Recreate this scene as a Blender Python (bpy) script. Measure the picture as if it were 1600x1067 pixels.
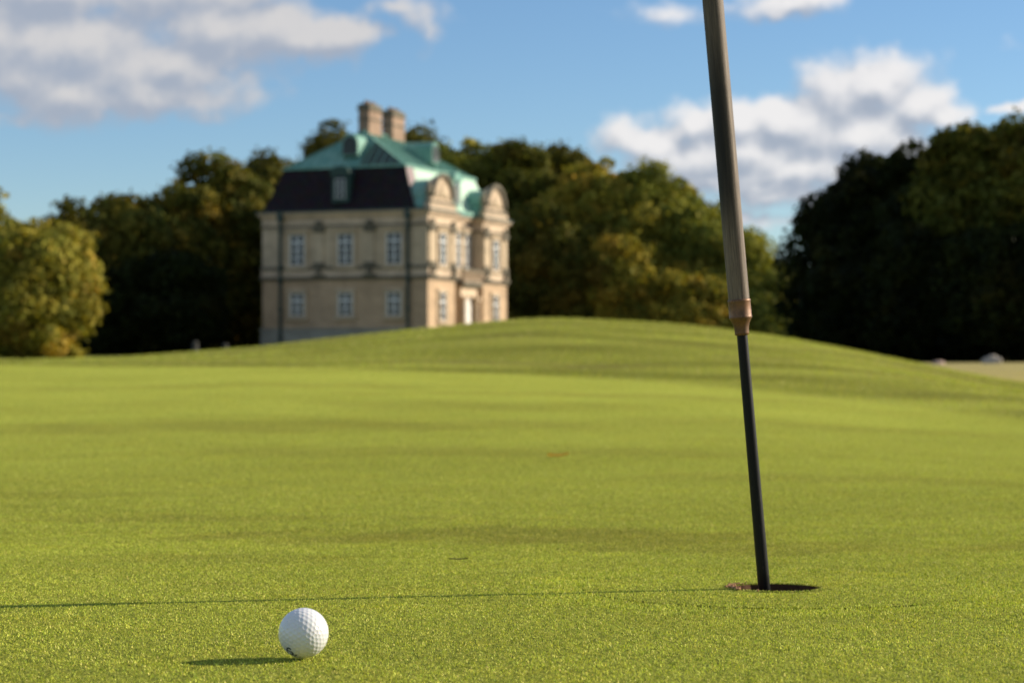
import bpy, bmesh, math, random
import numpy as np
from mathutils import Vector, Matrix, noise as mnoise

for o in list(bpy.data.objects): bpy.data.objects.remove(o)
S = bpy.context.scene
R = math.radians
random.seed(7); RNG = np.random.default_rng(11)
EYE = 0.30            # camera height (m) above the zero level
F = 3000.0            # focal length in pixels of a 1600 px wide picture
HZ = 540.0            # picture row of the level line

# ------------------------------------------------------------------ camera
cd = bpy.data.cameras.new('camera'); cam = bpy.data.objects.new('camera', cd)
S.collection.objects.link(cam); S.camera = cam
cd.sensor_width = 36; cd.lens = 36*F/1600; cd.clip_start = 0.02; cd.clip_end = 6000
cam.location = (0, 0, EYE); cam.rotation_euler = (R(90)+math.atan((HZ-533.5)/F), 0, 0)
cd.dof.use_dof = True; cd.dof.focus_distance = 1.93; cd.dof.aperture_fstop = 10

# ------------------------------------------------------------------ light
SUN_EL, SUN_AZ = R(23), R(15)      # azimuth from +X (right) towards +Y (away)
sv = Vector((math.cos(SUN_AZ)*math.cos(SUN_EL), math.sin(SUN_AZ)*math.cos(SUN_EL), math.sin(SUN_EL)))
sl = bpy.data.lights.new('sun', 'SUN'); sl.energy = 5.0; sl.angle = R(0.53); sl.color = (1.0, 0.88, 0.70)
sun = bpy.data.objects.new('sun', sl); S.collection.objects.link(sun)
sun.rotation_euler = (-sv).to_track_quat('-Z', 'Y').to_euler(); sun.location = (30, 0, 20)
S.view_settings.view_transform = 'Standard'; S.view_settings.look = 'None'
S.view_settings.exposure = 0.55; S.view_settings.gamma = 1.0

# ------------------------------------------------------------------ node helper
class NT:
    def __init__(s, tree): s.t = tree; s.n = tree.nodes; s.l = tree.links
    def node(s, typ, **kw):
        n = s.n.new(typ)
        for k, v in kw.items(): setattr(n, k, v)
        return n
    def put(s, sock, v):
        if isinstance(v, bpy.types.NodeSocket): s.l.new(v, sock)
        else: sock.default_value = v
    def m(s, op, a, b=0.0, c=0.0, clamp=False):
        n = s.node('ShaderNodeMath', operation=op); n.use_clamp = clamp
        for i, v in enumerate((a, b, c)): s.put(n.inputs[i], v)
        return n.outputs[0]
    def vm(s, op, a, b=(0, 0, 0), sc=1.0):
        n = s.node('ShaderNodeVectorMath', operation=op)
        s.put(n.inputs[0], a); s.put(n.inputs[1], b)
        if op == 'SCALE': s.put(n.inputs['Scale'], sc)
        return n.outputs['Value'] if op in ('LENGTH', 'DOT_PRODUCT', 'DISTANCE') else n.outputs[0]
    def noise(s, vec, scale, detail=4, rough=0.55, dim='3D'):
        n = s.node('ShaderNodeTexNoise', noise_dimensions=dim)
        if vec is not None: s.l.new(vec, n.inputs['Vector'])
        n.inputs['Scale'].default_value = scale; n.inputs['Detail'].default_value = detail
        n.inputs['Roughness'].default_value = rough
        return n
    def rng(s, v, a, b, c, d, smooth=False):
        n = s.node('ShaderNodeMapRange', interpolation_type='SMOOTHSTEP' if smooth else 'LINEAR')
        for i, x in enumerate((v, a, b, c, d)): s.put(n.inputs[i], x)
        return n.outputs[0]
    def mix(s, f, a, b, typ='MIX'):
        n = s.node('ShaderNodeMix', data_type='RGBA', blend_type=typ)
        s.put(n.inputs[0], f)
        for k, v in ((6, a), (7, b)):
            if isinstance(v, tuple) and len(v) == 3: v = v+(1,)
            s.put(n.inputs[k], v)
        return n.outputs[2]

# ------------------------------------------------------------------ world: sky with clouds
W = bpy.data.worlds.new('World'); S.world = W; W.use_nodes = True
wt = NT(W.node_tree); wt.n.clear()
sky = wt.node('ShaderNodeTexSky', sky_type='NISHITA'); sky.sun_disc = False
sky.sun_elevation = SUN_EL; sky.sun_rotation = R(90)-SUN_AZ
sky.altitude = 0; sky.air_density = 1.0; sky.dust_density = 0.0; sky.ozone_density = 5.0
SKY_STRENGTH = 0.088
BLOBS = [  # cloud puffs: centre (hundredths of a 3000-to-1 slope, right / up), half sizes, weight
 (-8.0,4.9,2.2,1.1,1),(-6.9,4.7,1.7,.8,1),(-6.0,4.25,1.4,.62,1),(-5.2,4.35,1.3,.6,1),(-4.6,4.9,1.3,.75,1),(-3.9,4.9,1.1,.62,1),(-3.2,4.75,.95,.45,1),
 (-2.6,4.85,.7,.3,.9),(-7.2,5.6,1.6,.6,1),(-5.6,5.6,1.4,.7,1),(-4.3,5.5,1.1,.5,.8),(-6.9,3.95,1.6,.5,.85),(-5.6,3.95,.9,.4,.8),(-6.75,3.55,.6,.32,.5),
 (-7.9,3.55,.8,.18,.45),(-1.75,5.28,.5,.17,.42),(-1.3,4.98,.26,.4,.45),(-1.5,5.15,.4,.2,.35),
 (1.75,3.25,.55,.38,.9),(2.25,3.15,.7,.45,1),(2.85,3.45,.65,.42,1),(3.5,3.5,.75,.4,1),(2.8,2.9,1.3,.42,1),(3.7,3.0,1.3,.5,1),(4.4,3.45,1.1,.5,1),
 (5.2,3.85,.9,.68,1),(5.75,4.0,.95,.68,1.05),(6.3,3.7,.75,.55,1),(6.75,3.6,.5,.3,.9),(5.5,3.25,1.5,.6,1),(4.6,2.75,1.4,.35,1),(3.8,2.45,1.3,.22,.75),(4.0,2.35,.9,.18,.7),(4.2,2.0,1.3,.14,.5),
 (2.9,2.2,.7,.22,.6),(4.35,5.3,.85,.22,.8),(4.6,5.45,.7,.25,.8),(2.5,5.2,.6,.16,.32),(7.95,3.68,.5,.12,.9),
 (-5.1,3.9,1.1,.35,.75),(-7.6,4.2,1.0,.5,1),(3.1,2.6,1.4,.36,.9),(4.6,2.4,1.0,.25,.7),(-12,5,2.5,1,1),(11,5,2.4,1,1),(1.5,8.5,2.6,1.1,1)]
cg = bpy.data.node_groups.new('cloud_field', 'ShaderNodeTree')
cg.interface.new_socket('P', in_out='INPUT', socket_type='NodeSocketVector')
cg.interface.new_socket('H', in_out='OUTPUT', socket_type='NodeSocketFloat')
g = NT(cg); gi = g.node('NodeGroupInput'); go = g.node('NodeGroupOutput')
w1 = g.noise(gi.outputs[0], 1.1, 3, .6); w2 = g.noise(gi.outputs[0], 4.0, 4, .6)
P = g.vm('ADD', gi.outputs[0], g.vm('SCALE', g.vm('SUBTRACT', w1.outputs['Color'], (.5,.5,.5)), sc=0.40))
P = g.vm('ADD', P, g.vm('SCALE', g.vm('SUBTRACT', w2.outputs['Color'], (.5,.5,.5)), sc=0.13))
P = g.vm('MULTIPLY', P, (1, 1, 0))
acc = None
for (bx_, by_, rx_, ry_, wgt) in BLOBS:
    q = g.vm('MULTIPLY', g.vm('SUBTRACT', P, (bx_, by_, 0)), (1/(rx_*1.22), 1/(ry_*1.22), 0))
    h = g.m('MULTIPLY', g.m('SUBTRACT', 1.0, g.vm('LENGTH', q)), wgt)
    acc = h if acc is None else g.node('ShaderNodeMath', operation='SMOOTH_MAX').outputs[0] if False else g.m('SMOOTH_MAX', acc, h, 0.35)
def puff(scale, vec):
    v = g.node('ShaderNodeTexVoronoi', feature='SMOOTH_F1'); v.inputs['Scale'].default_value = scale; v.inputs['Smoothness'].default_value = .35
    g.l.new(vec, v.inputs['Vector']); return g.m('SUBTRACT', .45, v.outputs['Distance'])
Q = g.vm('ADD', g.vm('MULTIPLY', gi.outputs[0], (1, 1.25, 0)), g.vm('SCALE', g.vm('SUBTRACT', w2.outputs['Color'], (.5,.5,.5)), sc=0.28))
fb = g.noise(gi.outputs[0], 3.5, 6, .6)
det = g.m('ADD', g.m('MULTIPLY', puff(1.25, Q), .52), g.m('MULTIPLY', puff(3.0, Q), .24))
det = g.m('ADD', det, g.m('MULTIPLY', g.m('SUBTRACT', fb.outputs['Fac'], .5), 0.28))
g.l.new(g.m('ADD', acc, det), go.inputs[0])
tc = wt.node('ShaderNodeTexCoord'); sp = wt.node('ShaderNodeSeparateXYZ'); wt.l.new(tc.outputs['Generated'], sp.inputs[0])
dy = wt.m('MAXIMUM', wt.m('ABSOLUTE', sp.outputs[1]), 0.05)
cb = wt.node('ShaderNodeCombineXYZ')
wt.l.new(wt.m('DIVIDE', wt.m('MULTIPLY', sp.outputs[0], 30.0), dy), cb.inputs[0])
wt.l.new(wt.m('DIVIDE', wt.m('MULTIPLY', sp.outputs[2], 30.0), dy), cb.inputs[1])
def field(off):
    n = wt.node('ShaderNodeGroup'); n.node_tree = cg
    wt.l.new(wt.vm('ADD', cb.outputs[0], off), n.inputs[0]); return n.outputs[0]
h0 = field((0, 0, 0)); h2 = field((0.15, 0.30, 0))
dens = wt.m('MULTIPLY', wt.rng(h0, -0.10, 0.50, 0, 1, True), wt.rng(sp.outputs[2], 0.0, 0.01, 0, 1))
lit = wt.m('MULTIPLY', wt.m('SUBTRACT', h0, h2), 1.5)
lit = wt.rng(lit, -0.62, 0.80, 0.0, 1.0, True)
sx = wt.node('ShaderNodeSeparateXYZ'); wt.l.new(cb.outputs[0], sx.inputs[0])
ccol = wt.mix(lit, (0.265, 0.295, 0.355), wt.mix(wt.rng(sx.outputs[0], -2, 2, 0, 1), (.47, .455, .45), (.62, .60, .59)))
b1 = wt.node('ShaderNodeBackground'); wt.l.new(sky.outputs[0], b1.inputs[0]); b1.inputs[1].default_value = SKY_STRENGTH
b2 = wt.node('ShaderNodeBackground'); wt.l.new(ccol, b2.inputs[0]); b2.inputs[1].default_value = 1.0
ms = wt.node('ShaderNodeMixShader'); 
on = wt.noise(tc.outputs['Generated'], 3.2, 5, .6).outputs['Fac']
oth = wt.m('MULTIPLY', wt.rng(on, .40, .56, 0, 1, True), wt.m('MAXIMUM', wt.rng(sp.outputs[2], .30, .45, 0, 1, True), wt.m('MULTIPLY', wt.rng(sp.outputs[1], .10, -.15, 0, 1, True), wt.rng(sp.outputs[2], .02, .06, 0, 1))))
b3 = wt.node('ShaderNodeBackground'); b3.inputs[0].default_value = (.25, .30, .38, 1)  # unseen clouds overhead and behind the camera, added to fill the shade
m0 = wt.node('ShaderNodeMixShader'); wt.l.new(oth, m0.inputs[0]); wt.l.new(b1.outputs[0], m0.inputs[1]); wt.l.new(b3.outputs[0], m0.inputs[2])
wt.l.new(wt.m('MULTIPLY', dens, .93), ms.inputs[0]); wt.l.new(m0.outputs[0], ms.inputs[1]); wt.l.new(b2.outputs[0], ms.inputs[2])
wo = wt.node('ShaderNodeOutputWorld'); wt.l.new(ms.outputs[0], wo.inputs[0])

# ------------------------------------------------------------------ object helpers
def tag(o, label=None, cat=None, group=None, kind=None):
    if label: o['label'] = label
    if cat: o['category'] = cat
    if group: o['group'] = group
    if kind: o['kind'] = kind
    return o
def empty(name, loc=(0, 0, 0), rz=0, label=None, cat=None, group=None):
    o = bpy.data.objects.new(name, None); S.collection.objects.link(o)
    o.location = loc; o.rotation_euler = (0, 0, rz); o.empty_display_size = 0.2
    return tag(o, label, cat, group)
def obj(name, me, mats, parent=None, smooth=False):
    if isinstance(me, bmesh.types.BMesh):
        bm = me; bmesh.ops.recalc_face_normals(bm, faces=bm.faces)
        me = bpy.data.meshes.new(name); bm.to_mesh(me); bm.free()
    o = bpy.data.objects.new(name, me); S.collection.objects.link(o)
    for m_ in (mats if isinstance(mats, (list, tuple)) else [mats]): me.materials.append(m_)
    if parent: o.parent = parent
    if smooth: me.polygons.foreach_set('use_smooth', [True]*len(me.polygons))
    return o
def np_mesh(name, co, faces_list, cols=None):
    """co (n,3); faces_list: list of int arrays (k,3) or (k,4)"""
    me = bpy.data.meshes.new(name); me.vertices.add(len(co)); me.vertices.foreach_set('co', np.asarray(co, np.float32).ravel())
    loops = np.concatenate([f.ravel() for f in faces_list]).astype(np.int32)
    sizes = np.concatenate([np.full(len(f), f.shape[1], np.int32) for f in faces_list])
    starts = np.concatenate([[0], np.cumsum(sizes)[:-1]]).astype(np.int32)
    me.loops.add(len(loops)); me.loops.foreach_set('vertex_index', loops)
    me.polygons.add(len(sizes)); me.polygons.foreach_set('loop_start', starts)
    try: me.polygons.foreach_set('loop_total', sizes)
    except Exception: pass
    if cols is not None:
        a = me.attributes.new('col', 'FLOAT_COLOR', 'POINT')
        c4 = np.ones((len(co), 4), np.float32); c4[:, :3] = cols; a.data.foreach_set('color', c4.ravel())
    me.update(calc_edges=True); me.validate(); return me
def mat(name):
    m_ = bpy.data.materials.new(name); m_.use_nodes = True; t = NT(m_.node_tree)
    b = t.n['Principled BSDF']; return m_, t, b
def simple(name, col, rough=.6, metal=0.0, var=.12, scale=3.0, bump=0.0, bscale=20, spec=.4):
    m_, t, b = mat(name); co = t.node('ShaderNodeTexCoord').outputs['Object']
    n = t.noise(co, scale, 5, .6)
    c = t.mix(n.outputs['Fac'], tuple(x*(1-var*2) for x in col), tuple(min(1, x*(1+var*2)) for x in col))
    t.l.new(c, b.inputs['Base Color']); b.inputs['Roughness'].default_value = rough
    b.inputs['Metallic'].default_value = metal; b.inputs['Specular IOR Level'].default_value = spec
    if bump:
        bn = t.node('ShaderNodeBump'); bn.inputs['Strength'].default_value = bump
        t.l.new(t.noise(co, bscale, 4).outputs['Fac'], bn.inputs['Height']); t.l.new(bn.outputs[0], b.inputs['Normal'])
    return m_
def leafmat(name, trans=.3, rough=.5, spec=.25, patch=None, tint=(1, 1, 1), ttint=(1.15, 1.1, .45)):
    m_, t, b = mat(name)
    a = t.node('ShaderNodeAttribute', attribute_name='col').outputs['Color']
    if patch:
        pos = t.node('ShaderNodeNewGeometry').outputs['Position']
        for (sc, lo, hi, c) in patch:
            pv = t.vm('MULTIPLY', pos, (1, 1, 0))
            f = t.rng(t.noise(pv, sc, 3, .5).outputs['Fac'], lo, hi, 0, 1, True)
            a = t.mix(t.m('MULTIPLY', f, c[3]), a, c[:3], 'MULTIPLY')
    a = t.mix(1.0, a, tint, 'MULTIPLY')
    t.l.new(a, b.inputs['Base Color']); b.inputs['Roughness'].default_value = rough
    b.inputs['Specular IOR Level'].default_value = spec
    tr = t.node('ShaderNodeBsdfTranslucent'); t.l.new(t.mix(1.0, a, ttint, 'MULTIPLY'), tr.inputs[0])
    mx = t.node('ShaderNodeMixShader'); mx.inputs[0].default_value = trans
    t.l.new(b.outputs[0], mx.inputs[1]); t.l.new(tr.outputs[0], mx.inputs[2])
    t.l.new(mx.outputs[0], t.n['Material Output'].inputs[0]); return m_

# ------------------------------------------------------------------ terrain
def table(xs, ys):
    gx = np.linspace(-2600, 2600, 1041); gy = np.interp(gx, xs, ys)
    k = np.exp(-0.5*(np.arange(-30, 31)/9.0)**2); k /= k.sum()
    return gx, np.convolve(np.pad(gy, 30, mode='edge'), k, 'valid')
tE = table([-2600,-800,-400,-100,0,200,400,600,800,1400], [575,572,573,582,586,597,612,634,652,690])
tYE = table([-2600,-800,0,800,1600], [19,18,15,10.5,9])
tC = table([-2600,-1100,-800,-600,-390,-200,0,60,200,300,480,640,800,1100,2600], [568,566,563,556,541,520,498,495.5,502,510,534,568,604,624,644])
tYC = table([-2600,400,800,2600], [32,32,23,22])
tF = table([-2600,-100,200,500,800,2600], [-.50,-.45,-.55,-.80,-.82,-.9])
def lk(t, u): return np.interp(u, t[0], t[1])
def herm(t, h, z0, z1, m0, m1):
    t2 = t*t; t3 = t2*t
    return (2*t3-3*t2+1)*z0+(t3-2*t2+t)*h*m0+(-2*t3+3*t2)*z1+(t3-t2)*h*m1
def bumps(X, Y):
    f = np.clip((Y-1.0)/6, 0, 1)
    return (np.sin(X*1.3+.6*Y+1)*np.sin(Y*.9-.5*X)*.006 + np.sin(X*2.9-Y*1.7+2)*.003)*f
def terr(X, Y):
    X = np.asarray(X, float); Y = np.asarray(Y, float)
    u = np.clip(X/np.maximum(Y, 1.0)*F, -2500, 2500)
    YE, YC, zF = lk(tYE, u), lk(tYC, u), lk(tF, u)
    zE = -(lk(tE, u)-HZ)/F*YE; zC = -(lk(tC, u)-HZ)/F*YC-.022
    zn = -0.268-0.031*(np.clip(Y, 1.2, 2.6)-1.64)
    z26 = -0.268-0.031*0.96
    zg = herm(np.clip((Y-2.6)/(YE-2.6), 0, 1), YE-2.6, z26, zE, -.031, .012)
    zm = herm(np.clip((Y-YE)/(YC-YE), 0, 1), YC-YE, zE, zC, .012, -.004)
    YF = YC+26
    zf = herm(np.clip((Y-YC)/(YF-YC), 0, 1), YF-YC, zC, zF, -.004, 0)
    zfar = zF+(-.8-zF)*np.clip((Y-YF)/50, 0, 1)
    z = np.where(Y < 2.6, zn, np.where(Y < YE, zg, np.where(Y < YC, zm, np.where(Y < YF, zf, zfar))))
    rough = np.clip((Y-YE)/6, 0, 1)*np.clip((80-Y)/40, 0, 1)
    z = z + rough*(np.sin(X*.9+Y*.35)*.012+np.sin(X*.37-Y*.8+1)*.014)
    return z+bumps(X, Y)+EYE
HOLE = (0.315, 2.285); HOLE_R = 0.052
BALL = (-0.178, 1.64); BALL_R = 0.02135

ys = np.concatenate([[-60,-25,-10,-4,-1.5,-.5,0,.4,.8], np.geomspace(1.1, 40, 250), np.geomspace(41.5, 400, 60), [600,900,1500,2500,4000]])
aa = np.linspace(-.34, .34, 231)
ax = np.concatenate([[-4,-2.4,-1.5,-1.0,-.7,-.5,-.42], aa*1.0, [.42,.5,.7,1.0,1.5,2.4,4]])
AX, YY = np.meshgrid(ax, ys); XX = AX*(np.abs(YY)+1.2)
ZZ = terr(XX, YY)-.0016*np.clip((.32-np.hypot(XX-HOLE[0], YY-HOLE[1]))/.08, 0, 1)
co = np.stack([XX, YY, ZZ], -1).reshape(-1, 3)
nr, nc = XX.shape
ii = (np.arange(nr-1)[:, None]*nc+np.arange(nc-1)[None, :]).ravel()
fc = np.stack([ii, ii+1, ii+nc+1, ii+nc], 1)
cen = co[fc].mean(1); keep = np.hypot(cen[:, 0]-HOLE[0], cen[:, 1]-HOLE[1]) > 0.16
fc = fc[keep]
def lump(X, Y, s):   # slow variation of growth
    return .5+.25*np.sin(X*s+1.7*np.sin(Y*s*.8))+.25*np.sin(Y*s*1.3+1.3*np.sin(X*s*1.1+2))
def dull(X, Y):
    """worn dull patches on the green: (x, y, rx, ry, strength)"""
    d = np.zeros_like(X)
    for (a, b, ra, rb, s) in [(.05, 3.15, .55, .20, .55), (.42, 2.95, .45, .16, .45), (-.9, 8.2, 1.3, .5, .45), (-2.6, 7.8, 1.3, .35, .35), (-.1, 6.3, 1.0, .3, .35), (-.25, 10, .9, .5, .3), (1.6, 8.6, 1.0, .25, .3), (.5, 11.5, 1.6, .35, .4), (-1.8, 12.5, 1.5, .4, .35), (.9, 5.0, .6, .2, .3), (-1.2, 4.4, .5, .15, .25), (-.55, 3.6, .4, .1, .3), (-.5, 2.7, .25, .08, .2), (1.1, 3.7, .35, .15, .3), (-.37, 2.33, .06, .02, .5)]:
        q = ((X-a)/ra)**2+((Y-b)/rb)**2+.35*np.sin(X*9+Y*5)+.3*np.sin(X*23-Y*17)
        d = np.maximum(d, s*.95*np.clip(1.3-q, 0, 1))
    return d
def zone_col(X, Y):
    """colour of the soil and thatch in each mowing zone, the green lighter with distance"""
    u = np.clip(X/np.maximum(Y, 1)*F, -2500, 2500); YE = lk(tYE, u); YC = lk(tYC, u)
    g = np.array([.535, .56, .10]); r = np.array([.305, .312, .060]); t = np.array([.50, .42, .18]); far = np.array([.17, .18, .045])
    a = np.clip((Y-YE+.4)/1.3, 0, 1)[..., None]
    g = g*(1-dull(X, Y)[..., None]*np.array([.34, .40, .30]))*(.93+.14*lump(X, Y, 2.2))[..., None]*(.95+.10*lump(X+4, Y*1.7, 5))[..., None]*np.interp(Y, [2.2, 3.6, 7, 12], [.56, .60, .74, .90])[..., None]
    br = np.clip((lump(X+9, Y-4, 1.1)-.5)*3, 0, 1)*np.clip((lump(X*1.7, Y*2.3, .8)-.35)*2.5, 0, 1)
    r = r*(.70+.6*lump(X*.7+2, Y*1.3, 1.6))[..., None]; r = r*(1-.5*br[..., None])+np.array([.20, .155, .07])*.5*br[..., None]
    c = g*(1-a)+r*a
    b = np.clip((Y-YC-1.5)/5, 0, 1)[..., None]
    tt = (np.clip((u-350)/250, 0, 1)*np.clip((130-Y)/30, 0, 1))[..., None]
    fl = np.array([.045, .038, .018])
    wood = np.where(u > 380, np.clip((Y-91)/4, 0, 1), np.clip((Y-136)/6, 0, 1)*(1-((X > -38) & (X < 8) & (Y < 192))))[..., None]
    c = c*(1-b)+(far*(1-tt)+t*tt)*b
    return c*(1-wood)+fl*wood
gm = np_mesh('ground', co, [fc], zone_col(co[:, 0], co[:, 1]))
def groundmat():
    m_, t, b = mat('ground_turf'); pos = t.node('ShaderNodeNewGeometry').outputs['Position']
    a = t.node('ShaderNodeAttribute', attribute_name='col').outputs['Color']
    pv = t.vm('MULTIPLY', pos, (1, 1, 0))
    n1 = t.noise(pv, .8, 4, .6).outputs['Fac']; n2 = t.noise(pv, 60, 4, .7).outputs['Fac']; n3 = t.noise(pv, 6, 4, .6).outputs['Fac']
    a = t.mix(t.rng(n1, .4, .7, 0, .5), a, t.mix(1.0, a, (.85, .82, .8), 'MULTIPLY'))
    a = t.mix(t.rng(n2, .3, .75, 0, .8), a, t.mix(1.0, a, (.35, .4, .4), 'MULTIPLY'))
    a = t.mix(t.rng(n3, .5, .7, 0, .5), a, t.mix(1.0, a, (1.25, 1.1, .9), 'MULTIPLY'))
    t.l.new(a, b.inputs['Base Color']); b.inputs['Roughness'].default_value = .9; b.inputs['Specular IOR Level'].default_value = .0
    bn = t.node('ShaderNodeBump'); bn.inputs['Strength'].default_value = .6; bn.inputs['Distance'].default_value = .02
    t.l.new(n2, bn.inputs['Height']); t.l.new(bn.outputs[0], b.inputs['Normal']); return m_
GM = groundmat()
tag(obj('ground', gm, GM, smooth=True), 'rolling golf course ground with putting green and a grassy mound', 'ground', kind='structure')
# collar of turf round the hole: rings following the same ground
rr = np.array([HOLE_R+.0005, .056, .064, .08, .11, .16, .20, .23]); th = np.linspace(0, 2*np.pi, 97)[:-1]
RR, TH = np.meshgrid(rr, th, indexing='ij')
edge = HOLE_R + .0012*np.sin(TH*7)+.0010*np.sin(TH*13+1)+.0007*np.sin(TH*29)
RW = np.where(RR < .0526, edge, RR)
X_ = HOLE[0]+RW*np.cos(TH); Y_ = HOLE[1]+RW*np.sin(TH)
Z_ = terr(X_, Y_)
cc = np.stack([X_, Y_, Z_], -1).reshape(-1, 3); n_ = 96
f_ = []
for i in range(len(rr)-1):
    j = np.arange(n_); f_.append(np.stack([i*n_+j, (i+1)*n_+j, (i+1)*n_+(j+1) % n_, i*n_+(j+1) % n_], 1))
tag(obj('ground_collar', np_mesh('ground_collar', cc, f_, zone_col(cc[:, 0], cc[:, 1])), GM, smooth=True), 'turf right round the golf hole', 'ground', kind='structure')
# the hole itself
hz0 = float(terr(*HOLE))
hole = empty('golf_hole', (HOLE[0], HOLE[1], hz0), 0, 'round golf hole cut in the green, brown soil wall showing on its left side', 'golf hole')
zs = [0.0, -.004, -.010, -.018, -.026, -.030]; vs = []
for k, z in enumerate(zs):
    for t_ in th:
        r_ = HOLE_R+.0012*math.sin(t_*7)+.0010*math.sin(t_*13+1)+.0007*math.sin(t_*29)
        r_ += random.uniform(-.0012, .0012)*(k > 0)
        zz = z+(float(terr(HOLE[0]+r_*math.cos(t_), HOLE[1]+r_*math.sin(t_)))-hz0)
        vs.append((r_*math.cos(t_), r_*math.sin(t_), zz))
fs = [np.stack([k*n_+np.arange(n_), k*n_+(np.arange(n_)+1) % n_, (k+1)*n_+(np.arange(n_)+1) % n_, (k+1)*n_+np.arange(n_)], 1) for k in range(len(zs)-1)]
soil = simple('bare_soil', (.085, .045, .025), .95, var=.35, scale=160, bump=.8, bscale=500, spec=.1)
obj('soil_wall', np_mesh('soil_wall', np.array(vs), fs), soil, hole)
bm = bmesh.new()
bmesh.ops.create_cone(bm, cap_ends=True, segments=64, radius1=.0505, radius2=.0505, depth=.10, matrix=Matrix.Translation((0, 0, -.081)))
for f in [f for f in bm.faces if f.normal.z > .9]: bm.faces.remove(f)
obj('cup', bm, simple('cup_plastic', (.30, .27, .22), .5, var=.2, scale=30), hole)
# loose crumbs of soil on the lit lip
bm = bmesh.new()
for k in range(150):
    a_ = random.gauss(math.pi, .42); r_ = HOLE_R+random.uniform(-.006, .009); s_ = random.uniform(.0006, .0019)
    x_, y_ = r_*math.cos(a_), r_*math.sin(a_)
    z_ = float(terr(HOLE[0]+x_, HOLE[1]+y_))-hz0+.002 if r_ > HOLE_R+.001 else random.uniform(-.012, .002)
    if r_ <= HOLE_R+.001: x_, y_ = (HOLE_R-.0006)*math.cos(a_), (HOLE_R-.0006)*math.sin(a_)
    M_ = Matrix.Translation((x_, y_, z_)) @ Matrix.Rotation(random.uniform(0, 6), 4, (random.random(), random.random(), 1)) @ Matrix.Diagonal((s_, s_*random.uniform(.6, 1.2), s_*.8, 1))
    bmesh.ops.create_icosphere(bm, subdivisions=1, radius=1, matrix=M_)
tag(obj('soil_crumb', bm, simple('soil_crumbs', (.40, .22, .12), .95, var=.3, scale=300, spec=.1), hole), kind='stuff')

# ------------------------------------------------------------------ grass
def blades(px, py, L, Wd, lean, cols, simple_tri=False, sink=.0006):
    n = len(px); pz = terr(px, py)-sink
    a = RNG.uniform(0, 2*np.pi, n); la = RNG.uniform(0, 2*np.pi, n); ln = np.abs(RNG.normal(0, lean, n)).clip(0, 1.35)
    wx, wy = np.cos(a)*Wd*.5, np.sin(a)*Wd*.5
    dx, dy_, dz = np.cos(la)*np.sin(ln), np.sin(la)*np.sin(ln), np.cos(ln)
    base = np.stack([px, py, pz], 1); w = np.stack([wx, wy, np.zeros(n)], 1)
    d = np.stack([dx, dy_, dz], 1)*L[:, None]
    if simple_tri:
        v = np.stack([base-w, base+w, base+d], 1).reshape(-1, 3); i = np.arange(n)[:, None]*3
        return v, [i+np.array([[0, 1, 2]])], np.repeat(cols, 3, 0)
    droop = np.stack([dx*.35, dy_*.35, -ln*.18], 1)*L[:, None]
    mid = base+d*.55; tip = base+d+droop
    v = np.stack([base-w, base+w, mid+w*.85, mid-w*.85, tip], 1).reshape(-1, 3); i = np.arange(n)[:, None]*5
    shade = np.repeat(cols, 5, 0)
    return v, [i+np.array([[0, 1, 2, 3]]), i+np.array([[3, 2, 4]])], shade
def pick(n, pal, wts, var=.12):
    pal = np.array(pal); k = RNG.choice(len(pal), n, p=np.array(wts)/sum(wts))
    return pal[k]*RNG.normal(1, var, (n, 1)).clip(.5, 1.6)*RNG.normal(1, .04, (n, 3)).clip(.8, 1.2)
def fan_points(n, y0, y1, p, mx=.31, mc=.22):
    """points with density falling as Y**-p over a wedge of ground"""
    U = RNG.uniform(0, 1, n)
    q = 2-p
    Yv = (y0**q+(y1**q-y0**q)*U)**(1/q) if abs(q) > 1e-6 else y0*(y1/y0)**U
    Xv = RNG.uniform(-1, 1, n)*(mx*Yv+mc*min(1, y0))
    return Xv, Yv
def off_things(X, Y):
    k = np.hypot(X-HOLE[0], Y-HOLE[1]) > HOLE_R+.0002
    worn = (np.hypot(X-HOLE[0]+.052, (Y-HOLE[1])*1.0) < .016) & (RNG.uniform(0, 1, len(X)) < .75)
    k &= ~worn
    return k
PAL = [(.335, .395, .080), (.43, .48, .11), (.21, .29, .05), (.60, .58, .26), (.095, .14, .022)]
parts = []
def add_green(n, y0, y1, p, L, Wd, tri, lean):
    X, Y = fan_points(n, y0, y1, p)
    u = np.clip(X/Y*F, -2500, 2500); k = off_things(X, Y) & (Y < lk(tYE, u)+.05*RNG.normal(0, 1, n))
    X, Y = X[k], Y[k]; m_ = len(X); sc = np.maximum(Y/3.0, 1)
    c = pick(m_, PAL, (36, 27, 16, 9, 12), .14)
    l1 = lump(X, Y, 7)[:, None]; l2 = lump(X+3, Y+5, 31)[:, None]
    c = c*(.88+.16*l1)*(.90+.18*l2)*np.interp(Y, [2, 4, 8, 12], [1.36, 1.25, 1.22, 1.40])[:, None]*np.array([1, 1.01, .74])
    dd = dull(X, Y)[:, None]; c = c*(1-dd*np.array([.30, .42, .20]))
    rim = np.clip(.35+(np.hypot(X-HOLE[0], Y-HOLE[1])-HOLE_R)/.03*.65, .35, 1)
    Lh = rim*L*RNG.uniform(.55, 1.25, m_)*(.85+.3*lump(X, Y, 40))*sc**.15*(1-.25*dd[:, 0])
    parts.append(blades(X, Y, Lh, Wd*RNG.uniform(.7, 1.3, m_)*sc**.95, lean, c, tri))
QF = 1.0
add_green(int(1000000*QF), 1.15, 3.2, 0.3, .0026, .00075, False, 1.15)
add_green(int(640000*QF), 3.2, 20, 3.0, .0034, .00115, True, 1.1)
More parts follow.
